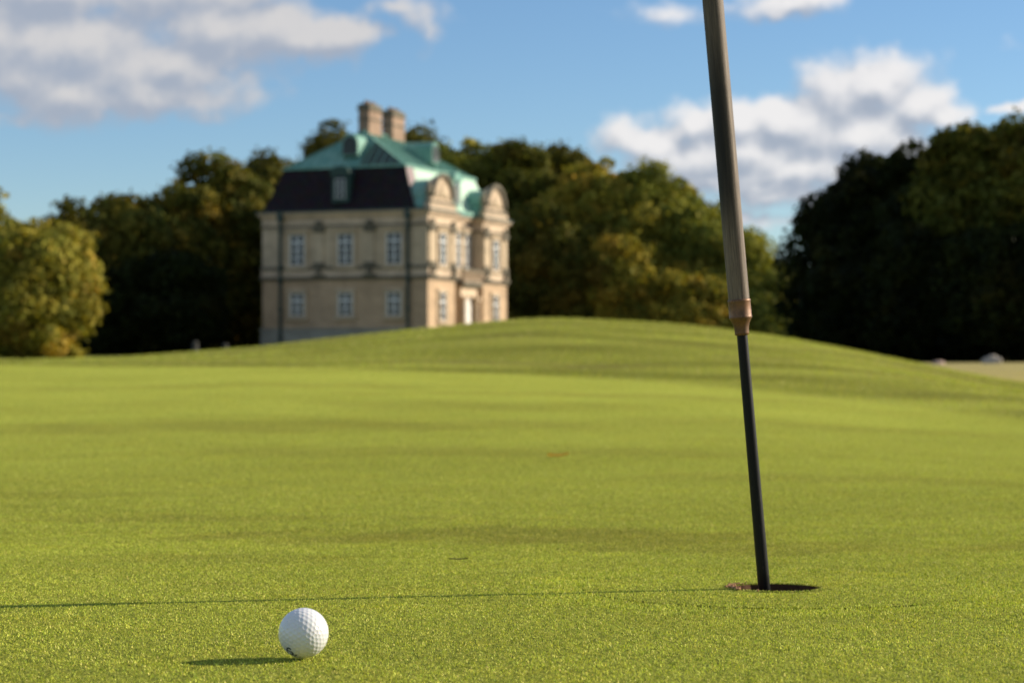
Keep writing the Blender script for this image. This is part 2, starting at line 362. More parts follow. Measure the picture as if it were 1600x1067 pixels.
# soft tufts leaning over the rim of the hole
a_ = RNG.uniform(0, 2*np.pi, 2600); rad = HOLE_R+RNG.uniform(.0005, .006, 2600)
k = ~((np.cos(a_) < -.75) & (RNG.uniform(0, 1, 2600) < .8))
X, Y = HOLE[0]+rad[k]*np.cos(a_[k]), HOLE[1]+rad[k]*np.sin(a_[k])
parts.append(blades(X, Y, RNG.uniform(.0018, .0040, len(X)), np.full(len(X), .0010), .7, pick(len(X), PAL, (34, 26, 16, 13, 12))))
def merge(ps):
    off = 0; V = []; T3 = []; T4 = []; C = []
    for v, fl, c in ps:
        V.append(v); C.append(c)
        for f in fl: (T3 if f.shape[1] == 3 else T4).append(f+off)
        off += len(v)
    fl = ([np.concatenate(T4)] if T4 else [])+([np.concatenate(T3)] if T3 else [])
    return np.concatenate(V), fl, np.concatenate(C)
v, fl, c = merge(parts)
GRASS = leafmat('mown_grass', .24, .6, .15, tint=(1.14, 1.07, 1.0), patch=[(.35, .45, .68, (.90, .90, .9, .5)), (2.2, .52, .72, (.80, .78, .85, .6)), (9, .55, .7, (1.12, 1.05, .9, .7))])
tag(obj('mown_grass', np_mesh('mown_grass', v, fl, c), GRASS), 'short mown yellow green grass of the putting green', 'grass', kind='stuff')
# rough on the mound
X, Y = fan_points(230000, 8.5, 62, 1.3, .34, .5)
u = X/Y*F; YE = lk(tYE, u); YC = lk(tYC, u)
tan_ = np.clip((u-350)/250, 0, 1)*np.clip((Y-YC-1.5)/5, 0, 1)
k = (Y > YE+RNG.uniform(-.15, .5, len(X))) & (RNG.uniform(0, 1, len(X)) > tan_*.3)
X, Y, tan_ = X[k], Y[k], tan_[k]; m_ = len(X)
l0 = lump(X, Y, .9); l1 = lump(X+9, Y-4, 2.3); l2 = lump(X*.6+1, Y+3, 6)
dead = np.clip((l1-.52)*2.4, 0, 1)*np.clip(l0+.25, 0, 1)
c = pick(m_, [(.34, .385, .065), (.41, .45, .080), (.24, .30, .050), (.52, .46, .17)], (40, 30, 18, 12))
c = c*(.60+.36*l2+.42*lump(X*.7+2, Y*1.3, 1.6))[:, None]; c = c*(1-dead[:, None]*.75)+np.array([.20, .155, .07])*dead[:, None]*.75
c = c*(1-tan_[:, None])+np.array([.58, .49, .20])*RNG.normal(1, .12, (m_, 1))*tan_[:, None]
Lh = RNG.uniform(.012, .034, m_)*(1-.4*tan_)*(.7+.6*l2); Wd = RNG.uniform(.004, .008, m_)*np.maximum(Y/16, .8)
parts = [blades(X, Y, Lh, Wd, .55, c, True, .003)]
v, fl, c = merge(parts)
tag(obj('rough_grass', np_mesh('rough_grass', v, fl, c), leafmat('rough_grass', .36, .6, .25)), 'longer rough grass covering the mound behind the green', 'grass', kind='stuff')

# ------------------------------------------------------------------ golf ball
def geodesic(fq):
    bm = bmesh.new(); bmesh.ops.create_icosphere(bm, subdivisions=1, radius=1)
    V = [v.co.copy() for v in bm.verts]; Fc = [[v.index for v in f.verts] for f in bm.faces]; bm.free()
    pts = {}
    for f in Fc:
        A, B, C = (V[i] for i in f)
        for i in range(fq+1):
            for j in range(fq+1-i):
                p = (A*i+B*j+C*(fq-i-j)).normalized(); pts[(round(p.x, 4), round(p.y, 4), round(p.z, 4))] = p
    return np.array([tuple(p) for p in pts.values()])
dim = geodesic(6)
bm = bmesh.new(); bmesh.ops.create_icosphere(bm, subdivisions=8 if False else 7, radius=1)
me = bpy.data.meshes.new('golf_ball'); bm.to_mesh(me); bm.free()
n = len(me.vertices); vc = np.empty(n*3, np.float32); me.vertices.foreach_get('co', vc); vc = vc.reshape(-1, 3); vc /= np.linalg.norm(vc, axis=1)[:, None]
best = np.full(n, -1.0)
for i in range(0, n, 20000): best[i:i+20000] = (vc[i:i+20000] @ dim.T).max(1)
ang = np.arccos(np.clip(best, -1, 1)); ra = .087     # dimple radius (radians)
dep = np.where(ang < ra, .00030*(1-(ang/ra)**2)**1.0, 0)
dep = dep*np.clip((ra-ang)/.012, 0, 1)**.5
me.vertices.foreach_set('co', (vc*(BALL_R-dep)[:, None]).astype(np.float32).ravel()); me.update()
bz = EYE-(988.3-HZ)/F*BALL[1]
ballr = empty('golf_ball', (BALL[0], BALL[1], bz-BALL_R), 0, 'white dimpled golf ball resting on the green in front of the pole shadow', 'golf ball')
bmat_, t, b = mat('ball_cover'); b.inputs['Base Color'].default_value = (.68, .68, .68, 1); b.inputs['Roughness'].default_value = .32
b.inputs['Coat Weight'].default_value = .3; b.inputs['Coat Roughness'].default_value = .15
b.inputs['Subsurface Weight'].default_value = .05; b.inputs['Subsurface Scale'].default_value = .002
o = obj('cover', me, bmat_, ballr, True); o.location = (0, 0, BALL_R); o.rotation_euler = (.3, .55, .25)
# printed mark low on the left of the ball: strokes lying on the cover
ink = simple('ink', (.012, .018, .045), .35, var=.1)
bm = bmesh.new()
def on_ball(a, e, r=BALL_R+.00006):     # a: turn to the left from the viewer's side, e: up
    return Vector((-math.sin(a)*math.cos(e), -math.cos(a)*math.cos(e), math.sin(e)))*r
def stroke(pts, w):
    prev = None
    P3 = [on_ball(R(a), R(e)) for a, e in pts]
    for i, p in enumerate(P3):
        d = (P3[min(i+1, len(P3)-1)]-P3[max(i-1, 0)]).normalized(); s = d.cross(p.normalized())*w*.5
        nrm = p.normalized()*.00006
        cur = [bm.verts.new(q) for q in (p-s, p+s, p+s-nrm*3, p-s-nrm*3)]
        if prev:
            for k in range(4): bm.faces.new((prev[k], prev[(k+1) % 4], cur[(k+1) % 4], cur[k]))
        prev = cur
stroke([(30, -33), (36, -29), (43, -31), (45, -36), (40, -39), (34, -41), (31, -46), (35, -51), (42, -52), (48, -49)], .0016)
stroke([(49, -33), (51, -40), (53, -46)], .0013)
stroke([(20, -52), (27, -54), (33, -56)], .0013)
for f_ in bm.faces: pass
o = obj('printed_mark', bm, ink, ballr); o.location = (0, 0, BALL_R)

# ------------------------------------------------------------------ flagstick
base = Vector((HOLE[0]-.0075, HOLE[1]-.004, hz0-.09))
tilt = Vector((-.0874, .0, 1)).normalized()
fl_ = empty('flagstick', base, 0, 'leaning flagstick of weathered wood with copper collar and black lower rod in the hole', 'flagstick')
fl_.rotation_euler = (0, -math.atan(.0874), 0)
dpole = HOLE[1]
def hof(py):   # height above the rod's foot seen at picture row py
    return (EYE-(py-HZ)/F*dpole-base.z)/tilt.z
def lathe(prof, seg=40, wob=0):
    vs = []; 
    for (r, z) in prof:
        for k in range(seg):
            a = 2*math.pi*k/seg; q = r*(1+wob*math.sin(a*3+z*9)+wob*.6*math.sin(a*7+z*23))
            vs.append((q*math.cos(a), q*math.sin(a), z))
    fs = [np.stack([i*seg+np.arange(seg), i*seg+(np.arange(seg)+1) % seg, (i+1)*seg+(np.arange(seg)+1) % seg, (i+1)*seg+np.arange(seg)], 1) for i in range(len(prof)-1)]
    return np.array(vs), fs
pm = dpole/F   # metres per pixel at the pole
v_, f2 = lathe([(.0001, 0), (19*pm/2, 0), (19*pm/2, .12), (17.6*pm/2, hof(700)), (16.6*pm/2, hof(515))])
m_, t, b = mat('black_rod'); oc = t.node('ShaderNodeTexCoord').outputs['Object']
st = t.noise(t.vm('MULTIPLY', oc, (60, 60, 9)), 8, 6, .7).outputs['Fac']; zsep = t.node('ShaderNodeSeparateXYZ'); t.l.new(oc, zsep.inputs[0])
wear = t.m('MULTIPLY', t.rng(st, .60, .72, 0, 1), t.rng(zsep.outputs[2], .1, .4, .55, .18))
t.l.new(t.mix(wear, (.004, .004, .004), (.12, .10, .07)), b.inputs['Base Color'])
t.l.new(t.rng(st, .3, .7, .35, .6), b.inputs['Roughness']); b.inputs['Specular IOR Level'].default_value = .22
bn = t.node('ShaderNodeBump'); bn.inputs['Strength'].default_value = .15; bn.inputs['Distance'].default_value = .001; t.l.new(st, bn.inputs['Height']); t.l.new(bn.outputs[0], b.inputs['Normal'])
obj('lower_rod', np_mesh('lower_rod', v_, f2), m_, fl_, True)
cw = 35.5*pm/2
prof = [(17.2*pm/2, hof(524)), (22*pm/2, hof(523)), (22*pm/2, hof(520)), (23*pm/2, hof(512)), (26*pm/2, hof(506)), (31*pm/2, hof(500.5)), (cw, hof(497)), (cw*1.01, hof(495.5)), (cw*.985, hof(494.5)), (cw*.985, hof(472)), (cw*1.0, hof(471)), (cw*1.0, hof(468.5)), (cw*.93, hof(468))]
v_, f2 = lathe(prof, 56)
m_, t, b = mat('copper_collar'); oc = t.node('ShaderNodeTexCoord').outputs['Object']
nn = t.noise(oc, 90, 6, .65).outputs['Fac']; n3 = t.noise(oc, 700, 2, .5).outputs['Fac']
c_ = t.mix(t.rng(nn, .35, .7, 0, 1), (.215, .105, .048), (.10, .055, .030))
c_ = t.mix(t.rng(n3, .70, .74, 0, .7), c_, (.62, .50, .40))
t.l.new(c_, b.inputs['Base Color']); b.inputs['Metallic'].default_value = .45; t.l.new(t.rng(nn, .3, .7, .38, .6), b.inputs['Roughness'])
obj('copper_collar', np_mesh('copper_collar', v_, f2), m_, fl_, True)
ww = 32.6*pm/2
zz = np.linspace(hof(470), 2.15, 60)
v_, f2 = lathe([(ww, z) for z in zz]+[(.0001, 2.15)], 56, .006)
m_, t, b = mat('weathered_wood'); oc = t.node('ShaderNodeTexCoord').outputs['Object']
gr = t.noise(t.vm('MULTIPLY', oc, (260, 260, 7)), 1.0, 6, .65).outputs['Fac']
gf = t.noise(t.vm('MULTIPLY', oc, (900, 900, 26)), 1.0, 5, .7).outputs['Fac']
bl = t.noise(t.vm('MULTIPLY', oc, (50, 50, 5.5)), 1.0, 3, .55).outputs['Fac']
sg = t.node('ShaderNodeSeparateXYZ'); t.l.new(oc, sg.inputs[0])
c_ = t.mix(t.rng(gr, .35, .65, 0, 1), (.105, .074, .052), (.26, .195, .14))
c_ = t.mix(t.rng(gf, .42, .68, 0, .9), c_, (.055, .042, .030))
# dark stained, still varnished stretch up the shaft
zst = t.m('MULTIPLY', t.rng(sg.outputs[2], hof(400), hof(290), 0, 1, True), t.rng(sg.outputs[2], hof(40), hof(170), 0.45, 1, True))
xst = t.rng(sg.outputs[0], -.001, .0065, 1, 0, True)
f_ = t.m('MULTIPLY', t.m('MULTIPLY', zst, xst), t.rng(bl, .25, .55, .65, 1))
c_ = t.mix(f_, c_, (.012, .009, .007))
low = t.m('MULTIPLY', t.rng(sg.outputs[2], hof(330), hof(400), 0, 1, True), t.m('MULTIPLY', t.rng(t.m('ABSOLUTE', t.m('SUBTRACT', sg.outputs[0], .0035)), 0, .0035, 1, 0, True), t.rng(gr, .3, .55, .3, 1)))
c_ = t.mix(t.m('MULTIPLY', low, .7), c_, (.075, .045, .030))
t.l.new(c_, b.inputs['Base Color']); b.inputs['Roughness'].default_value = .6; b.inputs['Specular IOR Level'].default_value = .3
bn = t.node('ShaderNodeBump'); bn.inputs['Strength'].default_value = .5; bn.inputs['Distance'].default_value = .0006
t.l.new(gf, bn.inputs['Height']); t.l.new(bn.outputs[0], b.inputs['Normal'])
obj('wooden_shaft', np_mesh('wooden_shaft', v_, f2), m_, fl_, True)

# ------------------------------------------------------------------ small things on the turf and field
def at(px, Y, dz=0.0):
    x = (px-800)/F*Y; return (x, Y, float(terr(x, Y))+dz)
def leaf_thing(px, Y, sx, sy, col, label, rz, nm='fallen_leaf', cat='leaf'):
    bm = bmesh.new(); N = 12; top = []; bot = []
    for i in range(N+1):
        s = i/N*2-1; w = (1-s*s)**.8*.5*(1+.15*math.sin(i*2.3)); curl = .12*s*s*(1+.6*s)
        top.append((bm.verts.new((s*sx, w*sy, (curl+.1)*sy)), bm.verts.new((s*sx, 0, curl*sy*.7)), bm.verts.new((s*sx, -w*sy, (curl+.12)*sy))))
    for i in range(N):
        for k in range(2): bm.faces.new((top[i][k], top[i+1][k], top[i+1][k+1], top[i][k+1]))
    r_ = bmesh.ops.solidify(bm, geom=bm.faces[:], thickness=.0006)
    o = obj(nm, bm, simple(nm+'_skin', col, .6, var=.25, scale=80), None); o.location = at(px, Y, .006*max(1, Y/3)**.6); o.rotation_euler = (0, 0, rz)
    tag(o, label, cat); return o
leaf_thing(872, 5.9, .032, .040, (.75, .40, .07), 'orange fallen leaf lying far out on the green left of the flagstick', .1)
leaf_thing(716, 2.63, .014, .010, (.09, .075, .03), 'dark withered leaf lying on the green between ball and flagstick', -.15)
def rock(px, Y, w, h, d, label, col):
    bm = bmesh.new(); bmesh.ops.create_icosphere(bm, subdivisions=4, radius=1)
    for v in bm.verts:
        n1 = mnoise.noise(v.co*1.3+Vector((px, 0, 0)))*.35+mnoise.noise(v.co*4+Vector((0, px, 0)))*.10
        v.co = v.co*(1+n1); v.co.x *= w/2; v.co.y *= d/2; v.co.z = max(-.25, v.co.z)*h*.8
    o = obj('boulder', bm, simple('boulder_stone', col, .9, var=.25, scale=2.5, bump=.6, bscale=9), None, True); o.location = at(px, Y, h*.12); tag(o, label, 'boulder'); return o
rock(1550, 86, .85, .42, .6, 'larger grey boulder lying on the straw field before the dark wood at the right', (.36, .32, .27))
rock(1466, 84, .55, .16, .5, 'small low pinkish boulder at the left end of the straw field', (.42, .30, .24))
def post(px, Y, h, label):
    r_ = empty('stone_bollard', at(px, Y), 0, label, 'bollard', 'stone bollards before the wood left of the palace')
    st_ = simple('bollard_stone', (.05, .048, .042), .9, var=.2)
    v_, f2 = lathe([(.24, -.3), (.23, .0), (.20, h*.75), (.15, h*.8), (.15, h*.84)], 20); obj('shaft', np_mesh('shaft', v_, f2), st_, r_, True)
    v_, f2 = lathe([(.15, h*.82), (.22, h*.88), (.20, h*.96), (.08, h*1.02), (.0, h*1.03)], 20); obj('cap', np_mesh('cap', v_, f2), st_, r_, True)
post(305, 120, 1.05, 'left one of two small weathered stone bollards before the dark wood')
post(352, 120, .9, 'right one of two small weathered stone bollards, the one nearer the palace')

# ------------------------------------------------------------------ palace
ang_ = math.atan2(.932, .361); PZ = -.5+EYE
pal = empty('palace', (-6.8, 154, PZ), ang_, 'pale sandstone baroque palace with green copper mansard roof and two chimneys behind the mound', 'palace')
def stone(name, col, joints=0, rg=.85):
    m_, t, b = mat(name); co_ = t.node('ShaderNodeTexCoord').outputs['Object']
    a = t.noise(co_, .5, 5, .65).outputs['Fac']; s2 = t.noise(t.vm('MULTIPLY', co_, (2.5, 2.5, .35)), 1.2, 5, .65).outputs['Fac']
    sp_ = t.node('ShaderNodeSeparateXYZ'); t.l.new(co_, sp_.inputs[0])
    blk = t.node('ShaderNodeTexVoronoi'); blk.inputs['Scale'].default_value = 1.0
    t.l.new(t.vm('MULTIPLY', co_, (.9, .9, 2.2)), blk.inputs['Vector'])
    bws = t.node('ShaderNodeSeparateColor'); t.l.new(blk.outputs['Color'], bws.inputs[0]); bw = bws.outputs[0]
    c = t.mix(t.rng(a, .3, .7, 0, 1), tuple(x*.84 for x in col), tuple(x*1.12 for x in col))
    c = t.mix(.22, c, t.mix(1.0, c, t.m('ADD', t.m('MULTIPLY', bw, .7), .3), 'MULTIPLY'))
    c = t.mix(t.rng(s2, .52, .72, 0, .45), c, tuple(x*.55 for x in (col[0], col[1]*.98, col[2])))
    t.l.new(c, b.inputs['Base Color']); b.inputs['Roughness'].default_value = rg; b.inputs['Specular IOR Level'].default_value = .2
    bn = t.node('ShaderNodeBump'); bn.inputs['Strength'].default_value = .4; bn.inputs['Distance'].default_value = .05
    t.l.new(t.noise(co_, 6, 5).outputs['Fac'], bn.inputs['Height']); t.l.new(bn.outputs[0], b.inputs['Normal']); return m_
M_up = stone('sandstone_upper', (.57, .45, .31)); M_lo = stone('sandstone_lower', (.55, .395, .255)); M_tr = stone('sandstone_trim', (.62, .48, .34))
M_dk = stone('sandstone_weathered', (.17, .15, .11)); M_pl = stone('plinth_stone', (.36, .34, .28))
M_lead = simple('painted_frame', (.78, .79, .78), .5, var=.05)
M_door = simple('painted_door', (.78, .74, .68), .5, var=.05)
M_glass = simple('window_glass', (.012, .014, .018), .12, var=.1, spec=.45)
M_pipe = simple('downpipe_green', (.035, .06, .05), .5, var=.2)
M_brick = stone('chimney_brick', (.34, .235, .165))
def copper():
    m_, t, b = mat('green_copper'); co_ = t.node('ShaderNodeTexCoord').outputs['Object']
    a = t.noise(co_, .9, 5, .65).outputs['Fac']; s2 = t.noise(t.vm('MULTIPLY', co_, (3, 3, .5)), 1.5, 5, .7).outputs['Fac']
    c = t.mix(t.rng(a, .3, .7, 0, 1), (.09, .26, .215), (.23, .40, .325))
    c = t.mix(t.rng(s2, .56, .74, 0, .7), c, (.07, .12, .075))
    wv = t.node('ShaderNodeTexWave'); wv.inputs['Scale'].default_value = .85; wv.bands_direction = 'DIAGONAL'; t.l.new(t.vm('MULTIPLY', co_, (1, 1, 0)), wv.inputs['Vector'])
    t.l.new(c, b.inputs['Base Color']); b.inputs['Roughness'].default_value = .6; b.inputs['Specular IOR Level'].default_value = .3
    bn = t.node('ShaderNodeBump'); bn.inputs['Strength'].default_value = .3; bn.inputs['Distance'].default_value = .08
    t.l.new(t.rng(wv.outputs['Fac'], .9, 1, 0, 1), bn.inputs['Height']); t.l.new(bn.outputs[0], b.inputs['Normal']); return m_
M_cu = copper()
M_dfr = simple('dormer_frame', (.36, .38, .37), .5, var=.1)
M_dp = simple('dark_copper', (.022, .058, .047), .6, var=.25)  # darker copper tone, used for the body of the side dormer
def slate():
    m_, t, b = mat('purple_slate'); co_ = t.node('ShaderNodeTexCoord').outputs['Object']
    br = t.node('ShaderNodeTexVoronoi'); br.inputs['Scale'].default_value = 1.0; t.l.new(t.vm('MULTIPLY', co_, (3.2, 3.2, 4.5)), br.inputs['Vector'])
    c = t.mix(.5, (.018, .012, .014), t.mix(1.0, (.030, .021, .024), br.outputs['Color'], 'MULTIPLY'))
    t.l.new(c, b.inputs['Base Color']); b.inputs['Roughness'].default_value = .75; b.inputs['Specular IOR Level'].default_value = .15; return m_
M_sl = slate()
# front face: local y = 0 looking to -y (sunlit); side face: local x = 0 looking to -x
LX, LY, N0, N1, RC = 17.2, 14.9, 5.5, 11.7, 1.0
def prism(bm, poly, z0, z1):
    a = [bm.verts.new((x, y, z0)) for x, y in poly]; b_ = [bm.verts.new((x, y, z1)) for x, y in poly]
    bm.faces.new(a[::-1]); bm.faces.new(b_); n = len(poly)
    for i in range(n): bm.faces.new((a[i], a[(i+1) % n], b_[(i+1) % n], b_[i]))
def box(bm, x0, x1, y0, y1, z0, z1): prism(bm, [(x0, y0), (x1, y0), (x1, y1), (x0, y1)], z0, z1)
def foot(e=0.0):   # outline grown by e, with corner piers standing 0.09 proud
    p = .09
    return [(-e-p, -e-p), (N0+e, -e-p), (N0+e, RC-e), (N1-e, RC-e), (N1-e, -e-p), (LX+e+p, -e-p), (LX+e+p, 1.3+e), (LX+e, 1.3+e), (LX+e, LY-1.5-e), (LX+e+p, LY-1.5-e), (LX+e+p, LY+e), (-e-p, LY+e), (-e-p, LY-1.5-e), (-e, LY-1.5-e), (-e, 1.3+e), (-e-p, 1.3+e)]
def part(name, mt, build, parent=None, smooth=False):
    bm = bmesh.new(); build(bm); return obj(name, bm, mt, parent or pal, smooth)
part('plinth', M_pl, lambda bm: (prism(bm, foot(.10), -.8, 1.75), prism(bm, foot(.16), 1.75, 1.92)))
def lower(bm):
    z = 1.92
    while z < 5.75:
        prism(bm, foot(-.05), z, z+.06); prism(bm, foot(0), z+.06, min(z+.44, 5.85)); z += .44
part('ground_floor_wall', M_lo, lower)
part('string_course', M_dk, lambda bm: (prism(bm, foot(.12), 5.85, 6.02), prism(bm, foot(.24), 6.02, 6.12)))
part('band', M_tr, lambda bm: prism(bm, foot(.06), 6.12, 6.72))
part('sill_course', M_dk, lambda bm: prism(bm, foot(.13), 6.72, 6.98))
part('upper_floor_wall', M_up, lambda bm: prism(bm, foot(0), 6.98, 10.2))
part('architrave', M_dk, lambda bm: prism(bm, foot(.10), 10.2, 10.36))
part('frieze', M_tr, lambda bm: prism(bm, foot(.03), 10.36, 11.05))
part('cornice', M_tr, lambda bm: (prism(bm, foot(.16), 11.05, 11.22), prism(bm, foot(.34), 11.22, 11.40)))
part('gutter', M_pipe, lambda bm: prism(bm, foot(.42), 11.40, 11.56))
# placing things on a face: F = front (x runs along), S = side (y runs along); d = distance proud of the wall
def fbox(bm, face, c, w, z0, z1, d0, d1, base=0.0):
    if face == 'F': box(bm, c-w/2, c+w/2, base-d1, base-d0, z0, z1)
    else: box(bm, -d1, -d0, c-w/2, c+w/2, z0, z1)
def window(face, c, w, z0, z1, base=0.0, cols=2, rows=4, hood=True):
    p = part('window', M_glass, lambda bm: fbox(bm, face, c, w, z0, z1, -.05, .03, base))
    def fr(bm):
        for q in (-w/2+.05, w/2-.05): fbox(bm, face, c+q, .10, z0, z1, .031, .09, base)
        for k in range(1, cols): fbox(bm, face, c-w/2+w*k/cols, .13, z0+.1, z1-.1, .031, .085, base)
        for k in range(rows+1):
            z = z0+(z1-z0)*k/rows; hgt = .10 if k in (0, rows) else (.12 if k == rows-1 else .05)
            fbox(bm, face, c, w-.02, max(z0, z-hgt/2), min(z1, z+hgt/2), .032, .08, base)
    obj_ = part('window_frame', M_lead, fr, p)
    def su(bm):
        for q in (-w/2-.13, w/2+.13): fbox(bm, face, c+q, .26, z0-.1, z1+.05, -.02, .14, base)
        fbox(bm, face, c, w+.56, z1+.05, z1+.33, -.02, .17, base); fbox(bm, face, c, w+.7, z0-.32, z0-.1, -.02, .22, base)
        if hood: fbox(bm, face, c, w+.8, z1+.33, z1+.45, -.02, .3, base)
    part('window_surround', M_up, su, p); return p
for c in (2.9, 7.25, 11.65):
    window('S', c, 1.35, 7.1, 9.6); window('S', c, 1.25, 2.95, 4.8, rows=3, hood=False)
for c in (2.75, 14.45):
    window('F', c, 1.5, 7.1, 9.6, -.09); window('F', c, 1.35, 2.6, 4.8, -.09, rows=3, hood=False)
for c in (6.7, 8.6, 10.5): window('F', c, 1.15, 7.1, 10.0, RC)
for c in (6.4, 10.8): window('F', c, .9, 2.6, 4.8, RC, rows=3, hood=False)
# pilasters with darker capitals and bases
def pilaster(face, c, w, base=0.0, d=.12):
    p = part('pilaster', M_up, lambda bm: fbox(bm, face, c, w, 7.3, 9.75, -.02, d, base))
    part('capital', M_dk, lambda bm: (fbox(bm, face, c, w+.16, 9.75, 9.95, -.02, d+.08, base), fbox(bm, face, c, w*.7, 10.36, 10.7, -.02, d+.14, base), fbox(bm, face, c, w+.28, 9.95, 10.18, -.02, d+.16, base)), p)
    part('base', M_dk, lambda bm: (fbox(bm, face, c, w+.2, 6.99, 7.3, -.02, d+.10, base), fbox(bm, face, c, w+.3, 6.12, 6.3, -.02, d+.22, base), fbox(bm, face, c, w*.5, 6.4, 6.9, .1, d+.24, base)), p)
for c in (5.05, 9.65): pilaster('S', c, .8)
for c in (.55, 4.95, 12.25, 16.65): pilaster('F', c, .85, -.09)
for c in (7.65, 9.55): pilaster('F', c, .35, RC)
# sunk panels of the bays: thin raised mouldings
def panel(face, c, w, z0, z1, base=0.0):
    def bd(bm):
        fbox(bm, face, c-w/2, .09, z0, z1, -.02, .05, base); fbox(bm, face, c+w/2, .09, z0, z1, -.02, .05, base)
        fbox(bm, face, c, w-.1, z1-.09, z1, -.02, .045, base); fbox(bm, face, c, w-.1, z0, z0+.09, -.02, .045, base)
    part('wall_panel', M_tr, bd)
panel('S', .6, .8, 7.3, 9.9, 0); panel('S', 14.15, .9, 7.3, 9.9, 0)
for c in (2.9, 7.25, 11.65): panel('S', c, 2.4, 7.02, 10.1)
for c in (1.58, 13.1):
    def dp(bm, c=c):
        bmesh.ops.create_cone(bm, cap_ends=True, segments=14, radius1=.13, radius2=.13, depth=11.4, matrix=Matrix.Translation((-.32, c, 5.75)))
        for z in (1.2, 3.4, 5.7, 7.0, 9.9, 10.9): box(bm, -.47, .02, c-.17, c+.17, z, z+.10)
        box(bm, -.52, -.12, c-.24, c+.24, 10.75, 11.38)
    part('downpipe', M_pipe, dp)
# portal and balcony
part('portal', M_lo, lambda bm: (box(bm, 6.9, 7.4, .02, RC, -.5, 4.6), box(bm, 9.8, 10.3, .02, RC, -.5, 4.6), box(bm, 7.4, 9.8, .32, RC, -.5, 4.6)))
part('portal_lintel', M_tr, lambda bm: (box(bm, 6.8, 10.4, -.08, RC, 4.6, 5.35), box(bm, 6.65, 10.55, -.22, RC, 5.35, 5.5)))
dr = part('door', M_door, lambda bm: box(bm, 7.45, 9.75, .20, .31, -.2, 4.5))
def dpan(bm):
    for cx in (8.05, 9.15):
        for z0, z1 in ((.2, 1.3), (1.5, 3.0), (3.3, 4.2)):
            box(bm, cx-.4, cx+.4, .16, .199, z0, z1)
part('door_panel', M_door, dpan, dr)
part('door_handle', M_pipe, lambda bm: box(bm, 8.5, 8.56, .08, .2, 1.5, 1.75), dr)
bal = part('balcony', M_dk, lambda bm: (box(bm, 6.5, 10.7, -.5, RC, 5.5, 5.85), box(bm, 6.5, 10.7, -.5, -.3, 6.75, 6.92)))
def bals(bm):
    for k in range(13):
        x = 6.65+k*.325
        bmesh.ops.create_cone(bm, cap_ends=True, segments=10, radius1=.11, radius2=.06, depth=.45, matrix=Matrix.Translation((x, -.4, 6.08)))
        bmesh.ops.create_cone(bm, cap_ends=True, segments=10, radius1=.06, radius2=.10, depth=.45, matrix=Matrix.Translation((x, -.4, 6.53)))
part('balustrade', M_tr, bals, bal)
for c in (7.15, 10.05):
    def colm(bm, c=c):
        bmesh.ops.create_cone(bm, cap_ends=True, segments=20, radius1=.2, radius2=.17, depth=4.6, matrix=Matrix.Translation((c, -.2, 2.3)))
        box(bm, c-.26, c+.26, -.46, .019, -.5, .4); box(bm, c-.26, c+.26, -.46, .019, 4.3, 4.598)
    part('column', M_tr, colm)
# mansard roof
EZ, BZ, RZ = 11.56, 15.2, 18.55
y0e, y1e, y0b, y1b = .95, LY+.1, 2.5, LY-1.35
x0e, x1e, x0b, x1b = -.1, LX+.1, 1.25, LX-1.15
def curve_f(t):   # slightly bell-shaped lower slope
    return t**.82
def ring(t):
    k = curve_f(t); return [(x0e+(x0b-x0e)*k, y0e+(y0b-y0e)*k), (x1e+(x1b-x1e)*k, y0e+(y0b-y0e)*k), (x1e+(x1b-x1e)*k, y1e+(y1b-y1e)*k), (x0e+(x0b-x0e)*k, y1e+(y1b-y1e)*k)]
def lower_slope(bm, sides):
    K = 8; rings = [[bm.verts.new((x, y, EZ+(BZ-EZ)*i/K)) for x, y in ring(i/K)] for i in range(K+1)]
    for i in range(K):
        for s in sides: bm.faces.new((rings[i][s], rings[i][(s+1) % 4], rings[i+1][(s+1) % 4], rings[i+1][s]))
    for v in [v for v in bm.verts if not v.link_faces]: bm.verts.remove(v)
M_cp = simple('sunlit_copper', (.42, .60, .46), .5, var=.15, scale=.8)  # copper with the sunlit brightness of the front slope put into its colour
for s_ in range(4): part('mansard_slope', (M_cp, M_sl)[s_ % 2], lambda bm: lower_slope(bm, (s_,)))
def strip(bm):   # paler slate edge band on the front slope beside the near hip
    K = 8; pv = None
    for i in range(K+1):
        k = curve_f(i/K); x = x0e+(x0b-x0e)*k; y = y0e+(y0b-y0e)*k-.03; z = EZ+(BZ-EZ)*i/K
        cur = (bm.verts.new((x+.02, y, z)), bm.verts.new((x+1.5, y, z)))
        if pv: bm.faces.new((pv[0], pv[1], cur[1], cur[0]))
        pv = cur
part('slate_edge', simple('pale_slate', (.26, .19, .19), .7, var=.2), strip)
def upper(bm):
    a = [bm.verts.new(p) for p in ((x0b, y0b, BZ), (x1b, y0b, BZ), (x1b, y1b, BZ), (x0b, y1b, BZ))]
    ym = (y0b+y1b)/2; r0 = bm.verts.new((4.9, ym, RZ)); r1 = bm.verts.new((12.3, ym, RZ))
    bm.faces.new((a[0], a[1], r1, r0)); bm.faces.new((a[1], a[2], r1)); bm.faces.new((a[2], a[3], r0, r1)); bm.faces.new((a[3], a[0], r0))
rf = part('copper_roof', M_cu, upper)
def trimr(bm):
    box(bm, x0b-.14, x1b+.14, y0b-.14, y0b+.05, BZ-.13, BZ+.08); box(bm, x0b-.14, x1b+.14, y1b-.05, y1b+.14, BZ-.13, BZ+.08)
    box(bm, x0b-.14, x0b+.05, y0b+.05, y1b-.05, BZ-.13, BZ+.08); box(bm, x1b-.05, x1b+.14, y0b+.05, y1b-.05, BZ-.13, BZ+.08)
part('roof_break_moulding', M_cu, trimr)
